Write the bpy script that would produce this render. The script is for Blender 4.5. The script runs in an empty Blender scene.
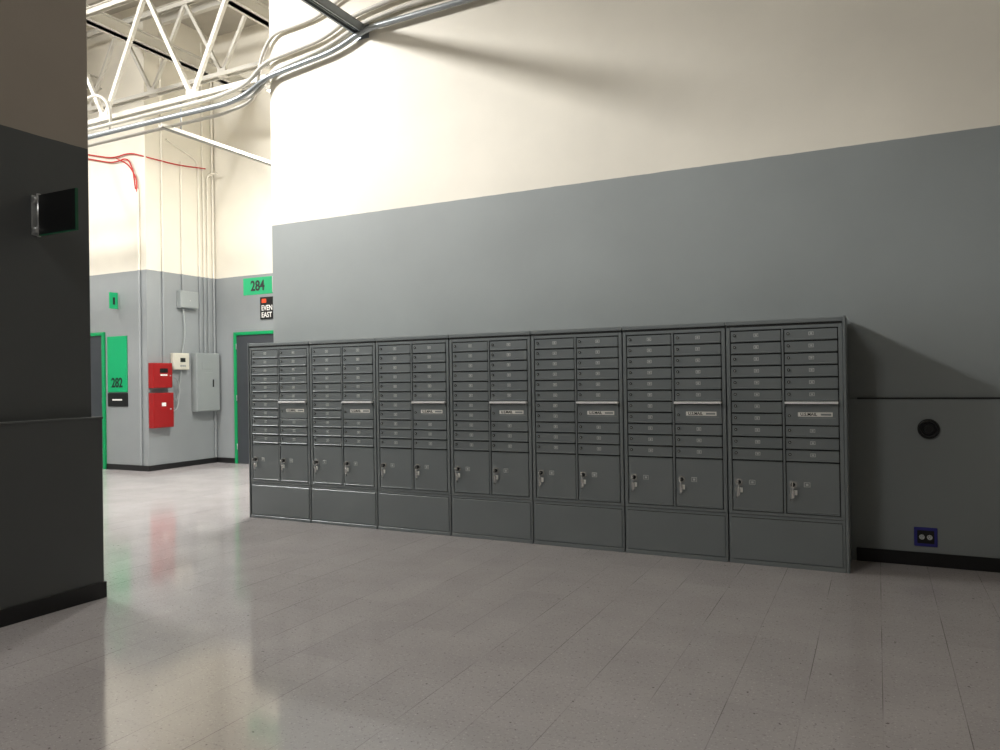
import bpy, bmesh, math
from mathutils import Vector, Matrix
sc=bpy.context.scene
sc.view_settings.view_transform='Standard'
sc.view_settings.look='None'
sc.view_settings.exposure=0.0

# ---------------------------------------------------------------- materials
def srgb(r,g,b):
    f=lambda c:(c/255/12.92) if c/255<=0.04045 else ((c/255+0.055)/1.055)**2.4
    return (f(r),f(g),f(b),1)
def mat(name,col,rough=0.5,metal=0.0,emit=None,es=0,bump=0.0,bscale=200,var=0.0,vscale=3):
    m=bpy.data.materials.new(name); m.use_nodes=True
    nt=m.node_tree; b=nt.nodes['Principled BSDF']
    b.inputs['Base Color'].default_value=col
    b.inputs['Roughness'].default_value=rough
    b.inputs['Metallic'].default_value=metal
    if emit:
        b.inputs['Emission Color'].default_value=emit
        b.inputs['Emission Strength'].default_value=es
    tc=nt.nodes.new('ShaderNodeNewGeometry')
    if var>0:
        n=nt.nodes.new('ShaderNodeTexNoise'); n.inputs['Scale'].default_value=vscale; n.inputs['Detail'].default_value=6
        nt.links.new(tc.outputs['Position'],n.inputs['Vector'])
        mr=nt.nodes.new('ShaderNodeMapRange'); mr.inputs['From Min'].default_value=0.3; mr.inputs['From Max'].default_value=0.7
        mr.inputs['To Min'].default_value=1-var; mr.inputs['To Max'].default_value=1+var
        nt.links.new(n.outputs['Fac'],mr.inputs['Value'])
        vm=nt.nodes.new('ShaderNodeVectorMath'); vm.operation='SCALE'; vm.inputs[0].default_value=col[:3]
        nt.links.new(mr.outputs['Result'],vm.inputs['Scale']); nt.links.new(vm.outputs['Vector'],b.inputs['Base Color'])
    if bump>0:
        n=nt.nodes.new('ShaderNodeTexNoise'); n.inputs['Scale'].default_value=bscale; n.inputs['Detail'].default_value=3
        nt.links.new(tc.outputs['Position'],n.inputs['Vector'])
        bp=nt.nodes.new('ShaderNodeBump'); bp.inputs['Strength'].default_value=bump; bp.inputs['Distance'].default_value=0.002
        nt.links.new(n.outputs['Fac'],bp.inputs['Height']); nt.links.new(bp.outputs['Normal'],b.inputs['Normal'])
    return m

GREY=srgb(138,144,144); CREAM=srgb(226,221,208)
def two_tone(name,zline,grey=GREY,cream=CREAM,rough=0.55):
    m=bpy.data.materials.new(name); m.use_nodes=True
    nt=m.node_tree; b=nt.nodes['Principled BSDF']; L=nt.links.new
    g=nt.nodes.new('ShaderNodeNewGeometry'); s=nt.nodes.new('ShaderNodeSeparateXYZ'); L(g.outputs['Position'],s.inputs[0])
    n0=nt.nodes.new('ShaderNodeTexNoise'); n0.inputs['Scale'].default_value=6; L(g.outputs['Position'],n0.inputs['Vector'])
    a=nt.nodes.new('ShaderNodeMath'); a.operation='MULTIPLY_ADD'; a.inputs[1].default_value=0.010; L(n0.outputs['Fac'],a.inputs[0]); L(s.outputs['Z'],a.inputs[2])
    gt=nt.nodes.new('ShaderNodeMath'); gt.operation='GREATER_THAN'; gt.inputs[1].default_value=zline+0.005; L(a.outputs[0],gt.inputs[0])
    mx=nt.nodes.new('ShaderNodeMix'); mx.data_type='RGBA'; mx.inputs['A'].default_value=grey; mx.inputs['B'].default_value=cream
    L(gt.outputs[0],mx.inputs['Factor'])
    n=nt.nodes.new('ShaderNodeTexNoise'); n.inputs['Scale'].default_value=1.3; n.inputs['Detail'].default_value=7; L(g.outputs['Position'],n.inputs['Vector'])
    mr=nt.nodes.new('ShaderNodeMapRange'); mr.inputs['From Min'].default_value=.3; mr.inputs['From Max'].default_value=.7
    mr.inputs['To Min'].default_value=.95; mr.inputs['To Max'].default_value=1.05; L(n.outputs['Fac'],mr.inputs['Value'])
    vm=nt.nodes.new('ShaderNodeVectorMath'); vm.operation='SCALE'; L(mx.outputs['Result'],vm.inputs[0]); L(mr.outputs['Result'],vm.inputs['Scale'])
    L(vm.outputs['Vector'],b.inputs['Base Color'])
    b.inputs['Roughness'].default_value=rough
    n2=nt.nodes.new('ShaderNodeTexNoise'); n2.inputs['Scale'].default_value=90; n2.inputs['Detail'].default_value=4; L(g.outputs['Position'],n2.inputs['Vector'])
    bp=nt.nodes.new('ShaderNodeBump'); bp.inputs['Strength'].default_value=.25; bp.inputs['Distance'].default_value=.002
    L(n2.outputs['Fac'],bp.inputs['Height']); L(bp.outputs['Normal'],b.inputs['Normal'])
    return m
M_wall=two_tone('paint_two_tone',3.17)
M_wallF=two_tone('paint_two_tone_far',3.28,grey=srgb(142,147,149))
M_wallL=two_tone('paint_two_tone_shaded',3.01,grey=srgb(92,95,95),cream=srgb(170,161,150),rough=.75)  # two-tone paint darkened, shade of the unlit left wall put into the colour
M_wallD=two_tone('paint_two_tone_low_bounce',3.17,grey=srgb(80,84,84),cream=srgb(150,144,134),rough=.7)  # unseen walls coloured darker to cut their bounce light
M_ceil=mat('ceiling_deck',srgb(170,165,154),.7,var=.05)
M_base=mat('rubber_base',srgb(20,20,21),.45)
M_mail=mat('mailbox_grey_powdercoat',srgb(138,145,147),.32,.3,bump=.15,bscale=500,var=.03)
M_mailD=mat('mailbox_shade_grey',srgb(34,36,37),.5,.2)  # mailbox grey darkened to paint in shade in gaps and under the cap
M_alu=mat('brushed_aluminium',srgb(190,192,192),.35,.8)
M_lock=mat('cam_lock_dark',srgb(48,50,50),.35,.5)
M_chrome=mat('chrome',srgb(235,235,232),.25,.7)
M_white=mat('label_white',srgb(242,241,236),.5)
M_ledge=mat('ledge_silver',srgb(250,251,251),.35,.05)
M_plate=mat('number_plate',srgb(205,208,208),.4,.1)
M_black=mat('black_plastic',srgb(16,17,18),.4)
M_ink=mat('ink_dark',srgb(14,22,19),.5)
M_green=mat('sign_green',srgb(0,164,104),.45)
M_greenframe=mat('door_frame_green',srgb(0,150,88),.4)
M_dkgreen=mat('sign_edge_green',srgb(10,90,60),.45)
M_door=mat('door_dark_grey',srgb(58,62,67),.45,var=.03)
M_red=mat('fire_red',srgb(150,20,22),.4)
M_redc=mat('red_cable',srgb(190,40,35),.5)
M_panel=mat('panel_grey',srgb(150,156,156),.45,.1)
M_beige=mat('box_beige',srgb(205,202,188),.5)
M_steel=mat('painted_steel_white',srgb(196,193,184),.5)
M_galv=mat('galvanised_conduit',srgb(150,156,160),.35,.5)
M_orange=mat('sign_orange',srgb(225,80,40),.5)
M_purple=mat('outlet_purple',srgb(52,52,140),.4)
M_tube=mat('lamp_tube',srgb(255,250,235),.4,emit=(1,.97,.92,1),es=6)

def floor_mat():
    m=bpy.data.materials.new('vinyl_tile_floor'); m.use_nodes=True
    nt=m.node_tree; b=nt.nodes['Principled BSDF']; L=nt.links.new; N=nt.nodes.new
    g=N('ShaderNodeNewGeometry'); s=N('ShaderNodeSeparateXYZ'); L(g.outputs['Position'],s.inputs[0])
    def M(op,a=None,v1=None,v2=None,a2=None):
        x=N('ShaderNodeMath'); x.operation=op
        if a is not None: L(a,x.inputs[0])
        if a2 is not None: L(a2,x.inputs[1])
        elif v1 is not None: x.inputs[1].default_value=v1
        if v2 is not None: x.inputs[2].default_value=v2
        return x.outputs[0]
    T=0.305
    def seam(o,w):
        d=M('DIVIDE',o,T); f=M('FRACT',d); h=M('SUBTRACT',f,.5); ab=M('ABSOLUTE',h)
        return M('GREATER_THAN',ab,.5-w),M('FLOOR',d)
    sx,cx=seam(s.outputs['X'],.0060); sy,cy=seam(s.outputs['Y'],.0030)
    sys=M('MULTIPLY',sy,.4)
    sm=M('MAXIMUM',sx,a2=sys)
    cb=N('ShaderNodeCombineXYZ'); L(cx,cb.inputs[0]); L(cy,cb.inputs[1])
    wn=N('ShaderNodeTexWhiteNoise'); L(cb.outputs[0],wn.inputs['Vector'])
    nb=N('ShaderNodeTexNoise'); nb.inputs['Scale'].default_value=1.7; L(g.outputs['Position'],nb.inputs['Vector'])
    mrb=N('ShaderNodeMapRange'); mrb.inputs['From Min'].default_value=.4; mrb.inputs['From Max'].default_value=.62; mrb.inputs['To Min'].default_value=.05; mrb.inputs['To Max'].default_value=.6; L(nb.outputs['Fac'],mrb.inputs['Value'])
    smf=M('MULTIPLY',sm,a2=mrb.outputs['Result'])
    n1=N('ShaderNodeTexNoise'); n1.inputs['Scale'].default_value=2.2; n1.inputs['Detail'].default_value=8; L(g.outputs['Position'],n1.inputs['Vector'])
    base=N('ShaderNodeMix'); base.data_type='RGBA'; base.inputs['A'].default_value=srgb(180,174,174); base.inputs['B'].default_value=srgb(203,198,197); L(n1.outputs['Fac'],base.inputs['Factor'])
    tv=N('ShaderNodeMapRange'); tv.inputs['To Min'].default_value=.96; tv.inputs['To Max'].default_value=1.02; L(wn.outputs['Value'],tv.inputs['Value'])
    sc1=N('ShaderNodeVectorMath'); sc1.operation='SCALE'; L(base.outputs['Result'],sc1.inputs[0]); L(tv.outputs['Result'],sc1.inputs['Scale'])
    def speck(scale,thr,soft,strength,col,prev):
        n=N('ShaderNodeTexNoise'); n.inputs['Scale'].default_value=scale; n.inputs['Detail'].default_value=2; L(g.outputs['Position'],n.inputs['Vector'])
        r=N('ShaderNodeMapRange'); r.inputs['From Min'].default_value=thr; r.inputs['From Max'].default_value=thr+soft; r.inputs['To Max'].default_value=strength; L(n.outputs['Fac'],r.inputs['Value'])
        mx=N('ShaderNodeMix'); mx.data_type='RGBA'; L(r.outputs['Result'],mx.inputs['Factor']); L(prev,mx.inputs['A']); mx.inputs['B'].default_value=col
        return mx.outputs['Result']
    c=speck(70,.61,.05,.35,srgb(115,108,106),sc1.outputs['Vector'])
    c=speck(38,.70,.03,.65,srgb(75,67,65),c)
    c=speck(80,.63,.05,.4,srgb(240,237,234),c)
    mx=N('ShaderNodeMix'); mx.data_type='RGBA'; L(smf,mx.inputs['Factor']); L(c,mx.inputs['A']); mx.inputs['B'].default_value=srgb(70,62,58)
    L(mx.outputs['Result'],b.inputs['Base Color'])
    n3=N('ShaderNodeTexNoise'); n3.inputs['Scale'].default_value=1.1; n3.inputs['Detail'].default_value=5; L(g.outputs['Position'],n3.inputs['Vector'])
    rr=N('ShaderNodeMapRange'); rr.inputs['From Min'].default_value=.3; rr.inputs['From Max'].default_value=.7; rr.inputs['To Min'].default_value=.06; rr.inputs['To Max'].default_value=.15; L(n3.outputs['Fac'],rr.inputs['Value'])
    L(rr.outputs['Result'],b.inputs['Roughness'])
    b.inputs['IOR'].default_value=2.0
    n4=N('ShaderNodeTexNoise'); n4.inputs['Scale'].default_value=4; n4.inputs['Detail'].default_value=3; L(g.outputs['Position'],n4.inputs['Vector'])
    bp=N('ShaderNodeBump'); bp.inputs['Strength'].default_value=.14; bp.inputs['Distance'].default_value=.004; L(n4.outputs['Fac'],bp.inputs['Height'])
    L(bp.outputs['Normal'],b.inputs['Normal'])
    return m
M_floor=floor_mat()

# ---------------------------------------------------------------- mesh builder
class MB:
    def __init__(s): s.bm=bmesh.new(); s.mats=[]
    def mi(s,m):
        if m not in s.mats: s.mats.append(m)
        return s.mats.index(m)
    def box(s,x0,x1,y0,y1,z0,z1,m,bev=0):
        bm=s.bm
        r=bmesh.ops.create_cube(bm,size=1)
        vs=r['verts']
        for v in vs:
            v.co=Vector(((x0+x1)/2+v.co.x*(x1-x0),(y0+y1)/2+v.co.y*(y1-y0),(z0+z1)/2+v.co.z*(z1-z0)))
        fs=set(f for v in vs for f in v.link_faces)
        i=s.mi(m)
        for f in fs: f.material_index=i
        if bev>0:
            es=set(e for v in vs for e in v.link_edges)
            rr=bmesh.ops.bevel(bm,geom=list(es),offset=bev,segments=1,affect='EDGES',material=-1)
            for f in rr['faces']: f.material_index=i
        return s
    def rod(s,p,q,r,m,seg=14,r2=None):
        p=Vector(p);q=Vector(q);d=q-p
        M=Matrix.Translation((p+q)/2)@d.to_track_quat('Z','Y').to_matrix().to_4x4()
        rr=bmesh.ops.create_cone(s.bm,cap_ends=True,segments=seg,radius1=r,radius2=r if r2 is None else r2,depth=d.length,matrix=M)
        i=s.mi(m)
        for f in set(f for v in rr['verts'] for f in v.link_faces):
            f.material_index=i
            if len(f.verts)==4: f.smooth=True
        return s
    def bar(s,p,q,w,t,m):
        p=Vector(p);q=Vector(q);d=q-p
        M=Matrix.Translation((p+q)/2)@d.to_track_quat('Z','Y').to_matrix().to_4x4()@Matrix.Diagonal((w,t,d.length,1))
        rr=bmesh.ops.create_cube(s.bm,size=1,matrix=M)
        i=s.mi(m)
        for f in set(f for v in rr['verts'] for f in v.link_faces): f.material_index=i
        return s
    def torus(s,c,axis,R,r,m,n=20,k=8):
        c=Vector(c); q=Vector(axis).to_track_quat('Z','Y')
        rings=[]
        for a in range(n):
            A=2*math.pi*a/n; ring=[]
            for b in range(k):
                B=2*math.pi*b/k
                ring.append(s.bm.verts.new(c+q@Vector(((R+r*math.cos(B))*math.cos(A),(R+r*math.cos(B))*math.sin(A),r*math.sin(B)))))
            rings.append(ring)
        i=s.mi(m)
        for a in range(n):
            for b in range(k):
                f=s.bm.faces.new((rings[a][b],rings[(a+1)%n][b],rings[(a+1)%n][(b+1)%k],rings[a][(b+1)%k])); f.material_index=i; f.smooth=True
    def text(s,t,size,M,m,ext=.001,align='CENTER',bold=0.0,sx=1.0):
        cu=bpy.data.curves.new('t','FONT'); cu.body=t; cu.size=size; cu.extrude=ext; cu.align_x=align; cu.align_y='CENTER'; cu.offset=bold
        ob=bpy.data.objects.new('t',cu); sc.collection.objects.link(ob)
        bpy.context.view_layer.update()
        me=bpy.data.meshes.new_from_object(ob)
        me.transform(M@Matrix.Diagonal((sx,1,1,1)))
        for p in me.polygons: p.material_index=s.mi(m)
        s.bm.from_mesh(me)
        bpy.data.objects.remove(ob); bpy.data.meshes.remove(me)
    def obj(s,name,loc=(0,0,0)):
        me=bpy.data.meshes.new(name); s.bm.normal_update(); s.bm.to_mesh(me); s.bm.free()
        for m in s.mats: me.materials.append(m)
        o=bpy.data.objects.new(name,me); o.location=loc; sc.collection.objects.link(o); return o
RX=Matrix.Rotation(math.pi/2,4,'X')
def TF(x,y,z): return Matrix.Translation((x,y,z))@RX

def simple(name,boxes,bev=0):
    b=MB()
    for q in boxes: b.box(*q[:6],q[6],bev)
    return b.obj(name)

H=7.6
# ---------------------------------------------------------------- shell
simple('floor',[(-15,7,-6,10.2,-.2,0,M_floor)])
simple('ceiling',[(-15,7,-6,10.2,H,H+.2,M_ceil)])
WY=6.35; WX=-6.02
simple('wall_back',[(WX,7,WY,6.75,0,H,M_wall),(WX,7,WY-.018,WY,0,1.232,M_wall)],0.002)
simple('wall_back_return',[(WX,WX+.4,6.75,9.7,0,H,M_wall)])
PX=-4.72; PY=3.27; PH=4.75
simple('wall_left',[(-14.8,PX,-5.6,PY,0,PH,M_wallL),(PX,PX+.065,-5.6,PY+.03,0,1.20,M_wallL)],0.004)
simple('wall_corridor',[(-14.8,-10.97,8.3,8.7,0,H,M_wallF)])
simple('wall_electrical',[(-10.97,-10.57,8.3,9.7,0,H,M_wallF)])
simple('wall_suite',[(-10.97,-5.62,9.7,10.1,0,H,M_wallF)])
simple('wall_right',[(6.6,7,-5.8,WY,0,H,M_wallD)])
simple('wall_front',[(-14.8,6.6,-6,-5.6,0,H,M_wallD)])
simple('wall_end',[(-15,-14.8,-5.6,8.7,0,H,M_wall)])
simple('baseboard_back',[(-.16,6.6,WY-.03,WY-.018,0,.10,M_base)],.002)
simple('baseboard_left',[(PX+.065,PX+.077,-5.6,PY+.04,0,.105,M_base),(-14.8,PX+.07,PY+.03,PY+.042,0,.105,M_base)],.002)
simple('baseboard_corridor',[(-11.60,-10.56,8.288,8.3,0,.09,M_base),(-14.8,-12.82,8.288,8.3,0,.09,M_base)])
simple('baseboard_electrical',[(-10.57,-10.558,8.29,9.7,0,.09,M_base),(-10.57,-10.10,9.688,9.7,0,.09,M_base)])
simple('trim_chair_rail_back',[(-.14,6.6,WY-.024,WY,1.228,1.24,M_mailD)])
simple('trim_chair_rail_left',[(PX,PX+.068,-5.6,PY+.035,1.195,1.210,M_wallL)],.002)

# ---------------------------------------------------------------- mailboxes
UW=.820
def build_mail():
    b=MB(); m=M_mail
    b.box(.003,UW-.003,.014,.425,.0,1.80,m)
    b.box(.0,UW,-.014,.427,1.802,1.832,m,.003)
    b.box(.006,UW-.006,-.006,.02,1.785,1.803,M_mailD)  # dark strip, painted shade below the cap overhang
    b.box(.003,UW-.003,-.004,.02,.0,.372,m,.002)
    b.box(.022,UW-.022,-.012,.0,.035,.345,m,.004)
    b.box(.022,UW-.022,-.005,.0,.346,.350,M_mailD)
    b.box(.003,UW-.003,-.014,.0,.0,.028,m,.002)
    b.box(.003,.030,-.008,.02,.375,1.785,m,.002)
    b.box(UW-.030,UW-.003,-.008,.02,.375,1.785,m,.002)
    b.box(.030,UW-.030,-.008,.02,1.762,1.785,m,.002)
    b.box(.030,UW-.030,-.008,.02,.375,.398,m,.002)
    b.box(.403,.417,-.010,.02,.398,1.762,m,.001)
    b.box(.030,UW-.030,.012,.0145,.398,1.762,M_mailD)
    ZT=1.758; RH=.0888; g=.0046
    def lock(x,z,r=.0105):
        b.rod((x,-.004,z),(x,-.013,z),r,M_lock,14)
        b.rod((x,-.012,z),(x,-.0145,z),r*.5,M_alu,10)
    def plate(x,z,w=.036,h=.026):
        b.box(x-w/2,x+w/2,-.0085,-.004,z-h/2,z+h/2,M_plate,.001)
        b.box(x-w/2+.0045,x+w/2-.0045,-.0092,-.006,z-h/2+.0045,z+h/2-.0045,m)
        b.box(x-w*.2,x+w*.2,-.0098,-.007,z-h*.22,z+h*.22,M_plate)
    for c,(x0,x1) in enumerate(((.034,.400),(.420,.786))):
        for r in range(11):
            if c==1 and r in(6,7): continue
            zt=ZT-r*RH-g; zb=ZT-(r+1)*RH+g
            b.box(x0+.003,x1-.003,-.007,.013,zb,zt,m,.002)
            b.box(x0+.004,x1-.004,-.0155,-.005,zb+.001,zb+.012,m,.004)
            lock(x0+.030,(zt+zb)/2+.010)
            plate((x0+x1)/2+.005,(zt+zb)/2+.008)
        if c==1:
            zt=ZT-6*RH-g; zb=ZT-8*RH+g
            b.box(x0+.003,x1-.003,-.007,.013,zb,zt-.02,m,.002)
            b.box(x0+.03,x1-.03,-.002,.013,zt-.045,zt-.018,M_black)
            b.box(x0,x1-.002,-.034,.0,zt-.014,zt+.004,M_ledge,.003)
            b.bar((x0+.003,-.03,zt-.01),(x0+.003,.0,zt-.03),.004,.02,m)
            b.bar((x1-.005,-.03,zt-.01),(x1-.005,.0,zt-.03),.004,.02,m)
            zc=zb+.078
            b.box(x0+.090,x0+.325,-.0095,-.005,zc-.016,zc+.016,M_white,.001)
            b.text('U.S.MAIL',.030,TF(x0+.163,-.0100,zc),M_ink,.0004,bold=.0006)
            b.box(x0+.245,x0+.315,-.0100,-.008,zc-.007,zc+.007,M_panel)
            b.box(x0+.095,x0+.345,-.0085,-.005,zc-.032,zc-.022,M_panel)
            lock(x0+.030,zc-.01,.010)
        zt=ZT-11*RH-g; zb=.398+g
        b.box(x0+.003,x1-.003,-.007,.013,zb,zt,m,.003)
        b.box(x0+.004,x1-.004,-.0145,-.005,zb+.001,zb+.011,m,.003)
        kx=x0+.048; kz=.615
        b.rod((kx,-.006,kz),(kx,-.012,kz),.028,M_chrome,24)
        b.rod((kx,-.010,kz),(kx,-.026,kz),.016,M_lock,20)
        b.box(kx-.004,kx+.004,-.046,-.024,kz-.003,kz+.003,M_chrome)
        b.rod((kx-.003,-.052,kz),(kx+.003,-.052,kz),.017,M_chrome,20)
        b.torus((kx+.002,-.048,kz-.028),(1,.3,0),.018,.0018,M_chrome)
        b.box(kx-.008,kx+.012,-.040,-.036,kz-.098,kz-.042,M_chrome,.003)
        b.box(kx-.012,kx-.006,-.034,-.031,kz-.115,kz-.045,M_chrome,.001)
        b.rod((kx-.009,-.034,kz-.048),(kx-.009,-.030,kz-.048),.012,M_chrome,16)
        b.box(kx+.008,kx+.030,-.034,-.030,kz-.075,kz-.038,M_white,.002)
        plate(x0+.145,kz+.002,.044,.036)
        lock(x0+.030,kz-.115,.006)
    return b
mb=build_mail()
SX=.992; P=.8168
o=mb.obj('cluster_mailbox_cabinet',(-5.93,5.90,0)); o.scale=(SX,1,1)
for i in range(1,7):
    c=bpy.data.objects.new('cluster_mailbox_cabinet',o.data); c.location=(-5.93+i*P,5.90,0); c.scale=(SX,1,1); sc.collection.objects.link(c)
    last=c
e=MB(); e.box(UW,UW+.018,-.016,.430,0,1.84,M_mail,.002); e.box(UW+.018,UW+.023,-.006,.03,0,1.84,M_mail)
eo=e.obj('side_panel'); eo.parent=last
e=MB(); e.box(-.014,0,-.016,.430,0,1.84,M_mail,.002); eo=e.obj('side_panel_left'); eo.parent=o

# ---------------------------------------------------------------- doors
def door(name,x0,x1,y,knob):
    b=MB(); f=.055; zt=2.30
    b.box(x0,x0+f,y-.04,y-.0005,0,zt,M_greenframe,.003); b.box(x1-f,x1,y-.04,y-.0005,0,zt,M_greenframe,.003)
    b.box(x0+f,x1-f,y-.04,y-.0005,zt-f,zt,M_greenframe,.003)
    b.box(x0+f,x1-f,y-.020,y-.001,.008,zt-f-.004,M_door,.002)
    kx=x0+.13 if knob<0 else x1-.13
    b.box(kx-.02,kx+.02,y-.028,y-.018,.93,1.12,M_alu,.002)
    b.rod((kx,y-.02,1.03),(kx,y-.07,1.03),.011,M_alu); b.rod((kx,y-.065,1.03),(kx-knob*.11,y-.065,1.03),.009,M_alu)
    for z in (.25,1.1,2.0):
        hx=x1-f if knob<0 else x0+f
        b.rod((hx,y-.03,z),(hx,y-.03,z+.1),.008,M_alu,8)
    b.obj(name)
door('door_1',-12.82,-11.60,8.3,-1)
door('door_2',-10.09,-8.98,9.7,1)

# ---------------------------------------------------------------- signs
b=MB(); b.box(-11.54,-11.05,8.285,8.3,1.29,2.22,M_green,.002)
b.text('282',.22,TF(-11.30,8.283,1.44),M_ink,.001,bold=.005,sx=.85)
b.obj('suite_number_sign')
b=MB(); b.box(-11.54,-11.05,8.285,8.3,1.05,1.275,M_black,.002); b.box(-11.42,-11.18,8.282,8.288,1.15,1.175,M_white)
b.obj('tenant_name_plaque')
b=MB(); y=WY+.03
b.box(WX-.012,WX,y-.025,y+.025,2.44,2.60,M_alu,.002)
b.rod((WX-.022,y,2.43),(WX-.022,y,2.61),.011,M_alu)
b.box(WX-.47,WX-.022,y-.006,y+.006,2.42,2.615,M_green,.002)
b.text('284',.160,TF(WX-.25,y-.007,2.515),M_ink,.0008,bold=.004,sx=.88)
b.text('284',.160,Matrix.Translation((WX-.25,y+.007,2.515))@Matrix.Rotation(math.pi,4,'Z')@RX,M_ink,.0008,bold=.004,sx=.88)
b.obj('projecting_suite_sign')
b=MB(); y=2.91
b.box(PX,PX+.012,y-.03,y+.03,2.37,2.62,M_alu,.002)
for z in(2.40,2.59): b.rod((PX+.02,y-.03,z),(PX+.02,y+.03,z),.02,M_alu)
b.rod((PX+.03,y,2.36),(PX+.03,y,2.63),.012,M_alu)
b.box(PX+.03,PX+.40,y-.007,y+.007,2.37,2.62,M_black,.001)
b.box(PX+.40,PX+.406,y-.008,y+.008,2.37,2.62,M_dkgreen)
b.box(PX+.03,PX+.406,y-.008,y+.008,2.364,2.37,M_dkgreen)
b.obj('projecting_wall_sign')
b=MB(); x=-11.27
b.box(x-.03,x+.03,8.288,8.3,2.68,2.93,M_alu,.002); b.box(x-.007,x+.007,8.14,8.288,2.67,2.94,M_green,.001)
b.box(x-.008,x+.008,8.20,8.24,2.74,2.86,M_ink)
b.obj('projecting_green_sign')
b=MB(); b.box(-9.47,-8.98,9.68,9.7,2.50,2.88,M_black,.002)
b.box(-9.43,-9.33,9.677,9.682,2.78,2.85,M_orange); b.text('EVEN',.125,TF(-9.44,9.678,2.69),M_white,.0008,'LEFT',.002,.85); b.text('EAST',.125,TF(-9.44,9.678,2.57),M_white,.0008,'LEFT',.002,.85)
b.obj('directory_sign')

# ---------------------------------------------------------------- electrical / alarm boxes
X=-10.57
def wbox(name,y0,y1,z0,z1,d,m,extra=None):
    b=MB(); b.box(X+.0005,X+d,y0,y1,z0,z1,m,.006); b.box(X+d,X+d+.006,y0+.012,y1-.012,z0+.012,z1-.012,m,.003)
    if extra: extra(b)
    return b.obj(name)
def ex1(b):
    b.box(X+.125,X+.132,8.43,8.58,1.60,1.67,M_black); b.box(X+.125,X+.131,8.44,8.57,1.55,1.575,M_white); b.rod((X+.12,8.63,1.55),(X+.135,8.63,1.55),.012,M_alu)
wbox('fire_alarm_control_panel',8.31,8.68,1.35,1.76,.12,M_red,ex1)
def ex2(b):
    b.rod((X+.12,8.63,1.0),(X+.135,8.63,1.0),.014,M_alu); b.box(X+.125,X+.131,8.46,8.54,1.05,1.11,M_white)
wbox('fire_alarm_power_box',8.31,8.70,.70,1.27,.12,M_red,ex2)
def ex3(b):
    b.box(X+.145,X+.155,9.50,9.52,1.35,1.48,M_black); b.box(X+.14,X+.149,9.27,9.47,1.66,1.80,M_panel,.003); b.box(X+.14,X+.149,9.21,9.50,.98,1.60,M_panel,.004)
wbox('breaker_panel',9.16,9.66,.93,1.94,.14,M_panel,ex3)
def ex4(b):
    b.box(X+.085,X+.092,8.87,8.97,1.78,1.85,M_ink); 
    for i in range(3): b.box(X+.085,X+.092,8.87+i*.04,8.895+i*.04,1.70,1.73,M_panel)
wbox('alarm_keypad',8.74,9.06,1.65,1.93,.08,M_beige,ex4)
wbox('junction_box',8.88,9.26,2.70,2.99,.10,M_panel,lambda b:b.rod((X+.10,9.07,2.83),(X+.112,9.07,2.83),.01,M_alu))

# ---------------------------------------------------------------- conduits
def fillet(pts,r):
    pts=[Vector(p) for p in pts]; out=[pts[0]]
    for i in range(1,len(pts)-1):
        a=pts[i-1]-pts[i]; c=pts[i+1]-pts[i]
        d=min(r,a.length*.49,c.length*.49); a.normalize(); c.normalize()
        s=pts[i]+a*d; t=pts[i]+c*d
        for k in range(7):
            u=k/6; out.append(s*(1-u)**2+pts[i]*2*u*(1-u)+t*u*u)
    out.append(pts[-1]); return out
def tube(name,paths,r,m,fr=.12):
    cu=bpy.data.curves.new(name,'CURVE'); cu.dimensions='3D'; cu.bevel_depth=r; cu.bevel_resolution=3; cu.use_fill_caps=True
    for p in paths:
        p=fillet(p,fr); s=cu.splines.new('POLY'); s.points.add(len(p)-1)
        for k,v in enumerate(p): s.points[k].co=(*v,1)
        s.use_smooth=True
    cu.materials.append(m)
    o=bpy.data.objects.new(name,cu); sc.collection.objects.link(o); return o
tube('wall_conduit',[
 [(-10.55,8.60,1.76),(-10.55,8.60,7.4)],
 [(-10.55,8.99,2.98),(-10.55,8.99,5.2)],
 [(-10.55,9.35,1.92),(-10.55,9.35,5.3),(-10.55,8.7,5.5)],
 [(-10.55,9.45,1.92),(-10.55,9.45,7.4)],
 [(-10.55,9.54,1.92),(-10.55,9.54,5.1),(-10.3,9.54,5.1)],
 ],.018,M_wallF)
tube('wall_conduit',[[(-10.72,8.278,0.1),(-10.72,8.278,4.6)],[(-10.548,9.66,0.1),(-10.548,9.66,7.4)]],.022,M_wallF)
tube('flexible_cable',[
 [(-10.50,8.90,1.63),(-10.50,8.85,1.3),(-10.48,8.78,1.12),(-10.48,8.72,1.2)],
 [(-10.50,8.96,2.68),(-10.50,9.0,2.3),(-10.50,8.94,2.0),(-10.5,8.92,1.9)],
 [(-10.48,8.70,1.55),(-10.46,8.78,1.5),(-10.46,8.84,1.3),(-10.46,8.78,1.0),(-10.48,8.70,.95)]],.009,M_panel,.15)
tube('red_fire_cable',[
 [(-13.5,8.27,5.50),(-12.2,8.27,5.40),(-11.3,8.27,5.18),(-10.9,8.27,5.22),(-10.54,8.27,5.10),(-10.54,8.9,5.12),(-10.54,9.5,5.2)],
 [(-13.5,8.265,5.44),(-12.2,8.265,5.33),(-11.3,8.265,5.10),(-10.95,8.265,5.14),(-10.82,8.265,4.95),(-10.76,8.265,4.6)],
 [(-11.2,8.26,5.16),(-10.9,8.26,5.02),(-10.72,8.26,4.75),(-10.72,8.26,4.55)]],.011,M_redc,.2)
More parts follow.
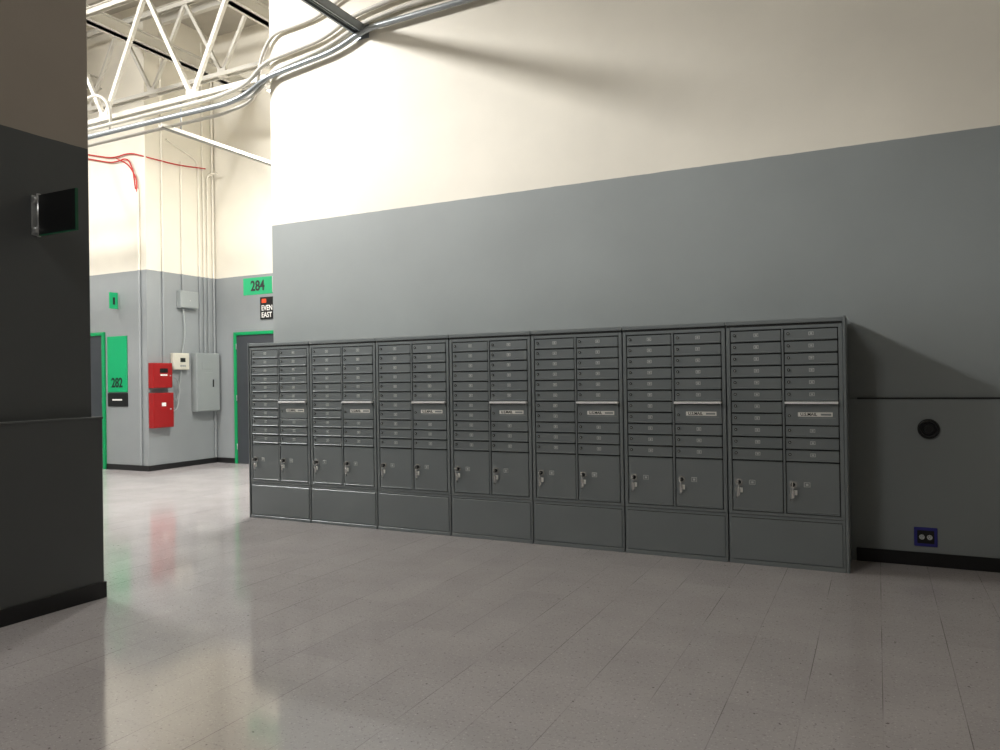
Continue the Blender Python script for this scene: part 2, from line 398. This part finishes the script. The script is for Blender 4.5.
tube('ceiling_conduit',[
 [(-14.8,6.24,4.58),(-6.55,6.24,4.60),(-6.12,6.27,4.64),(-5.98,6.31,4.86),(-5.15,6.31,4.98),(-4.75,6.31,5.12),(-4.2,6.31,5.18),(2.0,6.31,5.22)],
 [(-14.8,6.20,4.66),(-6.70,6.20,4.68),(-6.25,6.24,4.76),(-6.05,6.30,4.99),(-5.2,6.30,5.07),(-4.85,6.30,5.22),(-4.3,6.30,5.28),(2.0,6.30,5.32)],
 ],.024,M_steel,.18)
tube('galvanised_conduit',[
 [(-14.8,6.14,4.55),(-6.45,6.14,4.55),(-6.2,6.18,4.62),(-6.0,6.27,4.80),(-5.05,6.28,4.90),(-4.65,6.28,5.04),(2.0,6.28,5.12)]],.030,M_galv,.18)
tube('ceiling_conduit',[
 [(-14.8,6.24,4.50),(-6.65,6.26,4.50),(-6.18,6.28,4.58),(-6.10,6.30,5.05),(-5.95,6.31,5.28),(-5.3,6.31,5.32),(-4.9,6.31,5.48),(2,6.31,5.52)],
 [(-9.3,6.26,4.62),(-9.3,6.26,5.05),(-8.85,6.26,5.15),(-8.6,6.26,4.95),(-8.6,6.26,4.62)],
 ],.020,M_steel,.16)

# ---------------------------------------------------------------- trusses
def truss(name,y,z0,z1,x0,x1,first,step,m=M_steel):
    b=MB()
    for dy in(-.03,.03):
        b.box(x0,x1,y+dy-.004,y+dy+.004,z0,z0+.07,m); b.box(x0,x1,y+dy-(.03 if dy<0 else 0),y+dy+(.03 if dy>0 else 0),z0,z0+.008,m)
        b.box(x0,x1,y+dy-.004,y+dy+.004,z1-.07,z1,m); b.box(x0,x1,y+dy-(.03 if dy<0 else 0),y+dy+(.03 if dy>0 else 0),z1-.008,z1,m)
    x=first
    while x>x0+.1:
        for s in(-1,1):
            q=x+s*step/2
            if x0<=q<=x1: b.bar((x,y,z0+.04),(q,y,z1-.04),.045,.05,m)
        b.box(x-.08,x+.08,y-.026,y+.026,z0,z0+.12,m)
        x-=step
    return b.obj(name)
truss('roof_truss',6.40,4.82,6.35,-14.8,WX,-7.3,1.6)
truss('roof_truss',8.0,5.9,7.2,-14.8,WX,-7.0,1.5)
b=MB()
for x in(-7.5,-9.6,-11.7):
    ye=9.7 if x>-10.5 else 8.3
    b.box(x-.05,x+.05,-5.6,ye,6.40,6.58,M_steel); b.box(x-.1,x+.1,-5.6,ye,6.40,6.415,M_steel); b.box(x-.1,x+.1,-5.6,ye,6.57,6.585,M_steel)
b.obj('ceiling_beam')
b=MB()
for i in range(14):
    y=-5+i*1.05
    b.box(-14.8,6.6,y-.04,y+.04,7.40,7.60,M_steel)
b.obj('ceiling_joist')
b=MB()
b.box(-7.53,-7.47,6.1,9.7,4.44,4.448,M_steel); b.box(-7.53,-7.522,6.1,9.7,4.44,4.49,M_steel); b.box(-7.478,-7.47,6.1,9.7,4.44,4.49,M_steel)
b.rod((-7.5,6.4,4.44),(-7.5,6.4,4.86),.008,M_galv,8)
b.obj('conduit_support_rail')
b=MB(); YS=4.3
b.box(-4.80,-4.795,YS,WY-.01,5.02,5.11,M_galv); b.box(-4.69,-4.685,YS,WY-.01,5.02,5.11,M_galv); b.box(-4.80,-4.685,YS,WY-.01,5.105,5.11,M_galv)
b.box(-4.80,-4.78,YS,WY-.01,5.02,5.025,M_galv); b.box(-4.705,-4.685,YS,WY-.01,5.02,5.025,M_galv)
b.box(-4.745,-4.74,YS,WY-.01,5.03,5.11,M_galv)
b.box(-4.83,-4.655,WY-.009,WY-.001,4.98,5.15,M_galv)
b.rod((-4.75,4.6,5.1),(-4.75,4.6,7.6),.006,M_galv,8)
b.obj('strut_channel')

# ---------------------------------------------------------------- small fittings on main wall
b=MB(); x,z=.33,1.01; yw=WY-.018
b.rod((x,yw,z),(x,yw-.012,z),.072,M_black,36); b.torus((x,yw-.012,z),(0,1,0),.060,.008,M_lock,36); b.rod((x,yw-.01,z),(x,yw-.03,z),.040,M_lock,28,.034); b.rod((x,yw-.03,z),(x,yw-.034,z),.018,M_black,20)
b.obj('wall_push_plate')
b=MB(); x,z=.30,.215
b.box(x-.075,x+.075,yw-.010,yw,z-.07,z+.07,M_purple,.004); b.box(x-.055,x+.055,yw-.014,yw-.008,z-.048,z+.048,M_black,.003)
for sx in(-.025,.025):
    b.rod((x+sx,yw-.013,z),(x+sx,yw-.019,z),.018,M_plate,20)
    b.box(x+sx-.008,x+sx-.005,yw-.021,yw-.018,z,z+.011,M_black); b.box(x+sx+.005,x+sx+.008,yw-.021,yw-.018,z,z+.011,M_black); b.rod((x+sx,yw-.018,z-.008),(x+sx,yw-.021,z-.008),.003,M_black,8)
b.obj('power_outlet')

# ---------------------------------------------------------------- light fixtures
def fixture(x,y,z,lx,ly,power,col=(1,.985,.96),aim=None):
    b=MB()
    b.box(-lx/2,lx/2,-ly/2,ly/2,0,.06,M_steel,.01); b.box(-lx/2+.02,lx/2-.02,-ly/2+.02,ly/2-.02,-.004,.002,M_tube)
    f=b.obj('ceiling_light_fixture',(x,y,z))
    L=bpy.data.lights.new('fixture_lamp','AREA'); L.shape='RECTANGLE'; L.size=lx; L.size_y=ly; L.energy=power; L.color=col
    o=bpy.data.objects.new('fixture_lamp',L); o.location=(0,0,-.02); sc.collection.objects.link(o); o.parent=f
    if aim:
        dd=Vector(aim)-Vector((x,y,z)); f.rotation_euler=dd.to_track_quat('-Z','Y').to_euler()
    r=MB()
    for sx in(-1,1): r.rod((x,y+sx*.1,z+.05),(x,y+sx*.1,7.6),.006,M_galv,6)
    ro=r.obj('hanger_rods'); ro.parent=f; bpy.context.view_layer.update(); ro.matrix_parent_inverse=f.matrix_world.inverted()
fixture(-9.5,1.2,7.0,1.3,.6,960,aim=(1.5,6.2,2.6))
# corridor
fixture(-6.9,8.0,5.4,1.0,.6,240)
fixture(-8.9,4.3,5.6,1.2,.6,95)
fixture(-10.6,4.4,6.3,1.2,.6,170)
fixture(-12.5,5.8,6.3,1.2,.6,150)
# camera side: unseen fill lamp, added to brighten floor and mailbox fronts
fixture(-3.8,-1.8,7.1,1.6,.9,150)

w=bpy.data.worlds.new('world'); sc.world=w; w.use_nodes=True
w.node_tree.nodes['Background'].inputs[0].default_value=(.8,.85,1,1); w.node_tree.nodes['Background'].inputs[1].default_value=.1

# ---------------------------------------------------------------- camera
A=math.radians(26.7); fwd=Vector((-math.sin(A),math.cos(A),0)); right=Vector((math.cos(A),math.sin(A),0)); up=Vector((0,0,1))
pt=math.radians(.23); f2=fwd*math.cos(pt)+up*math.sin(pt); u2=up*math.cos(pt)-fwd*math.sin(pt)
ro=.015; u3=u2*math.cos(ro)+right*math.sin(ro); r3=right*math.cos(ro)-u2*math.sin(ro)
M=Matrix((( r3.x,u3.x,-f2.x,0),(r3.y,u3.y,-f2.y,0),(r3.z,u3.z,-f2.z,1.43),(0,0,0,1)))
cd=bpy.data.cameras.new('camera'); cd.lens=27; cd.sensor_width=36; cd.clip_start=.05
co=bpy.data.objects.new('camera',cd); co.matrix_world=M; sc.collection.objects.link(co); sc.camera=co
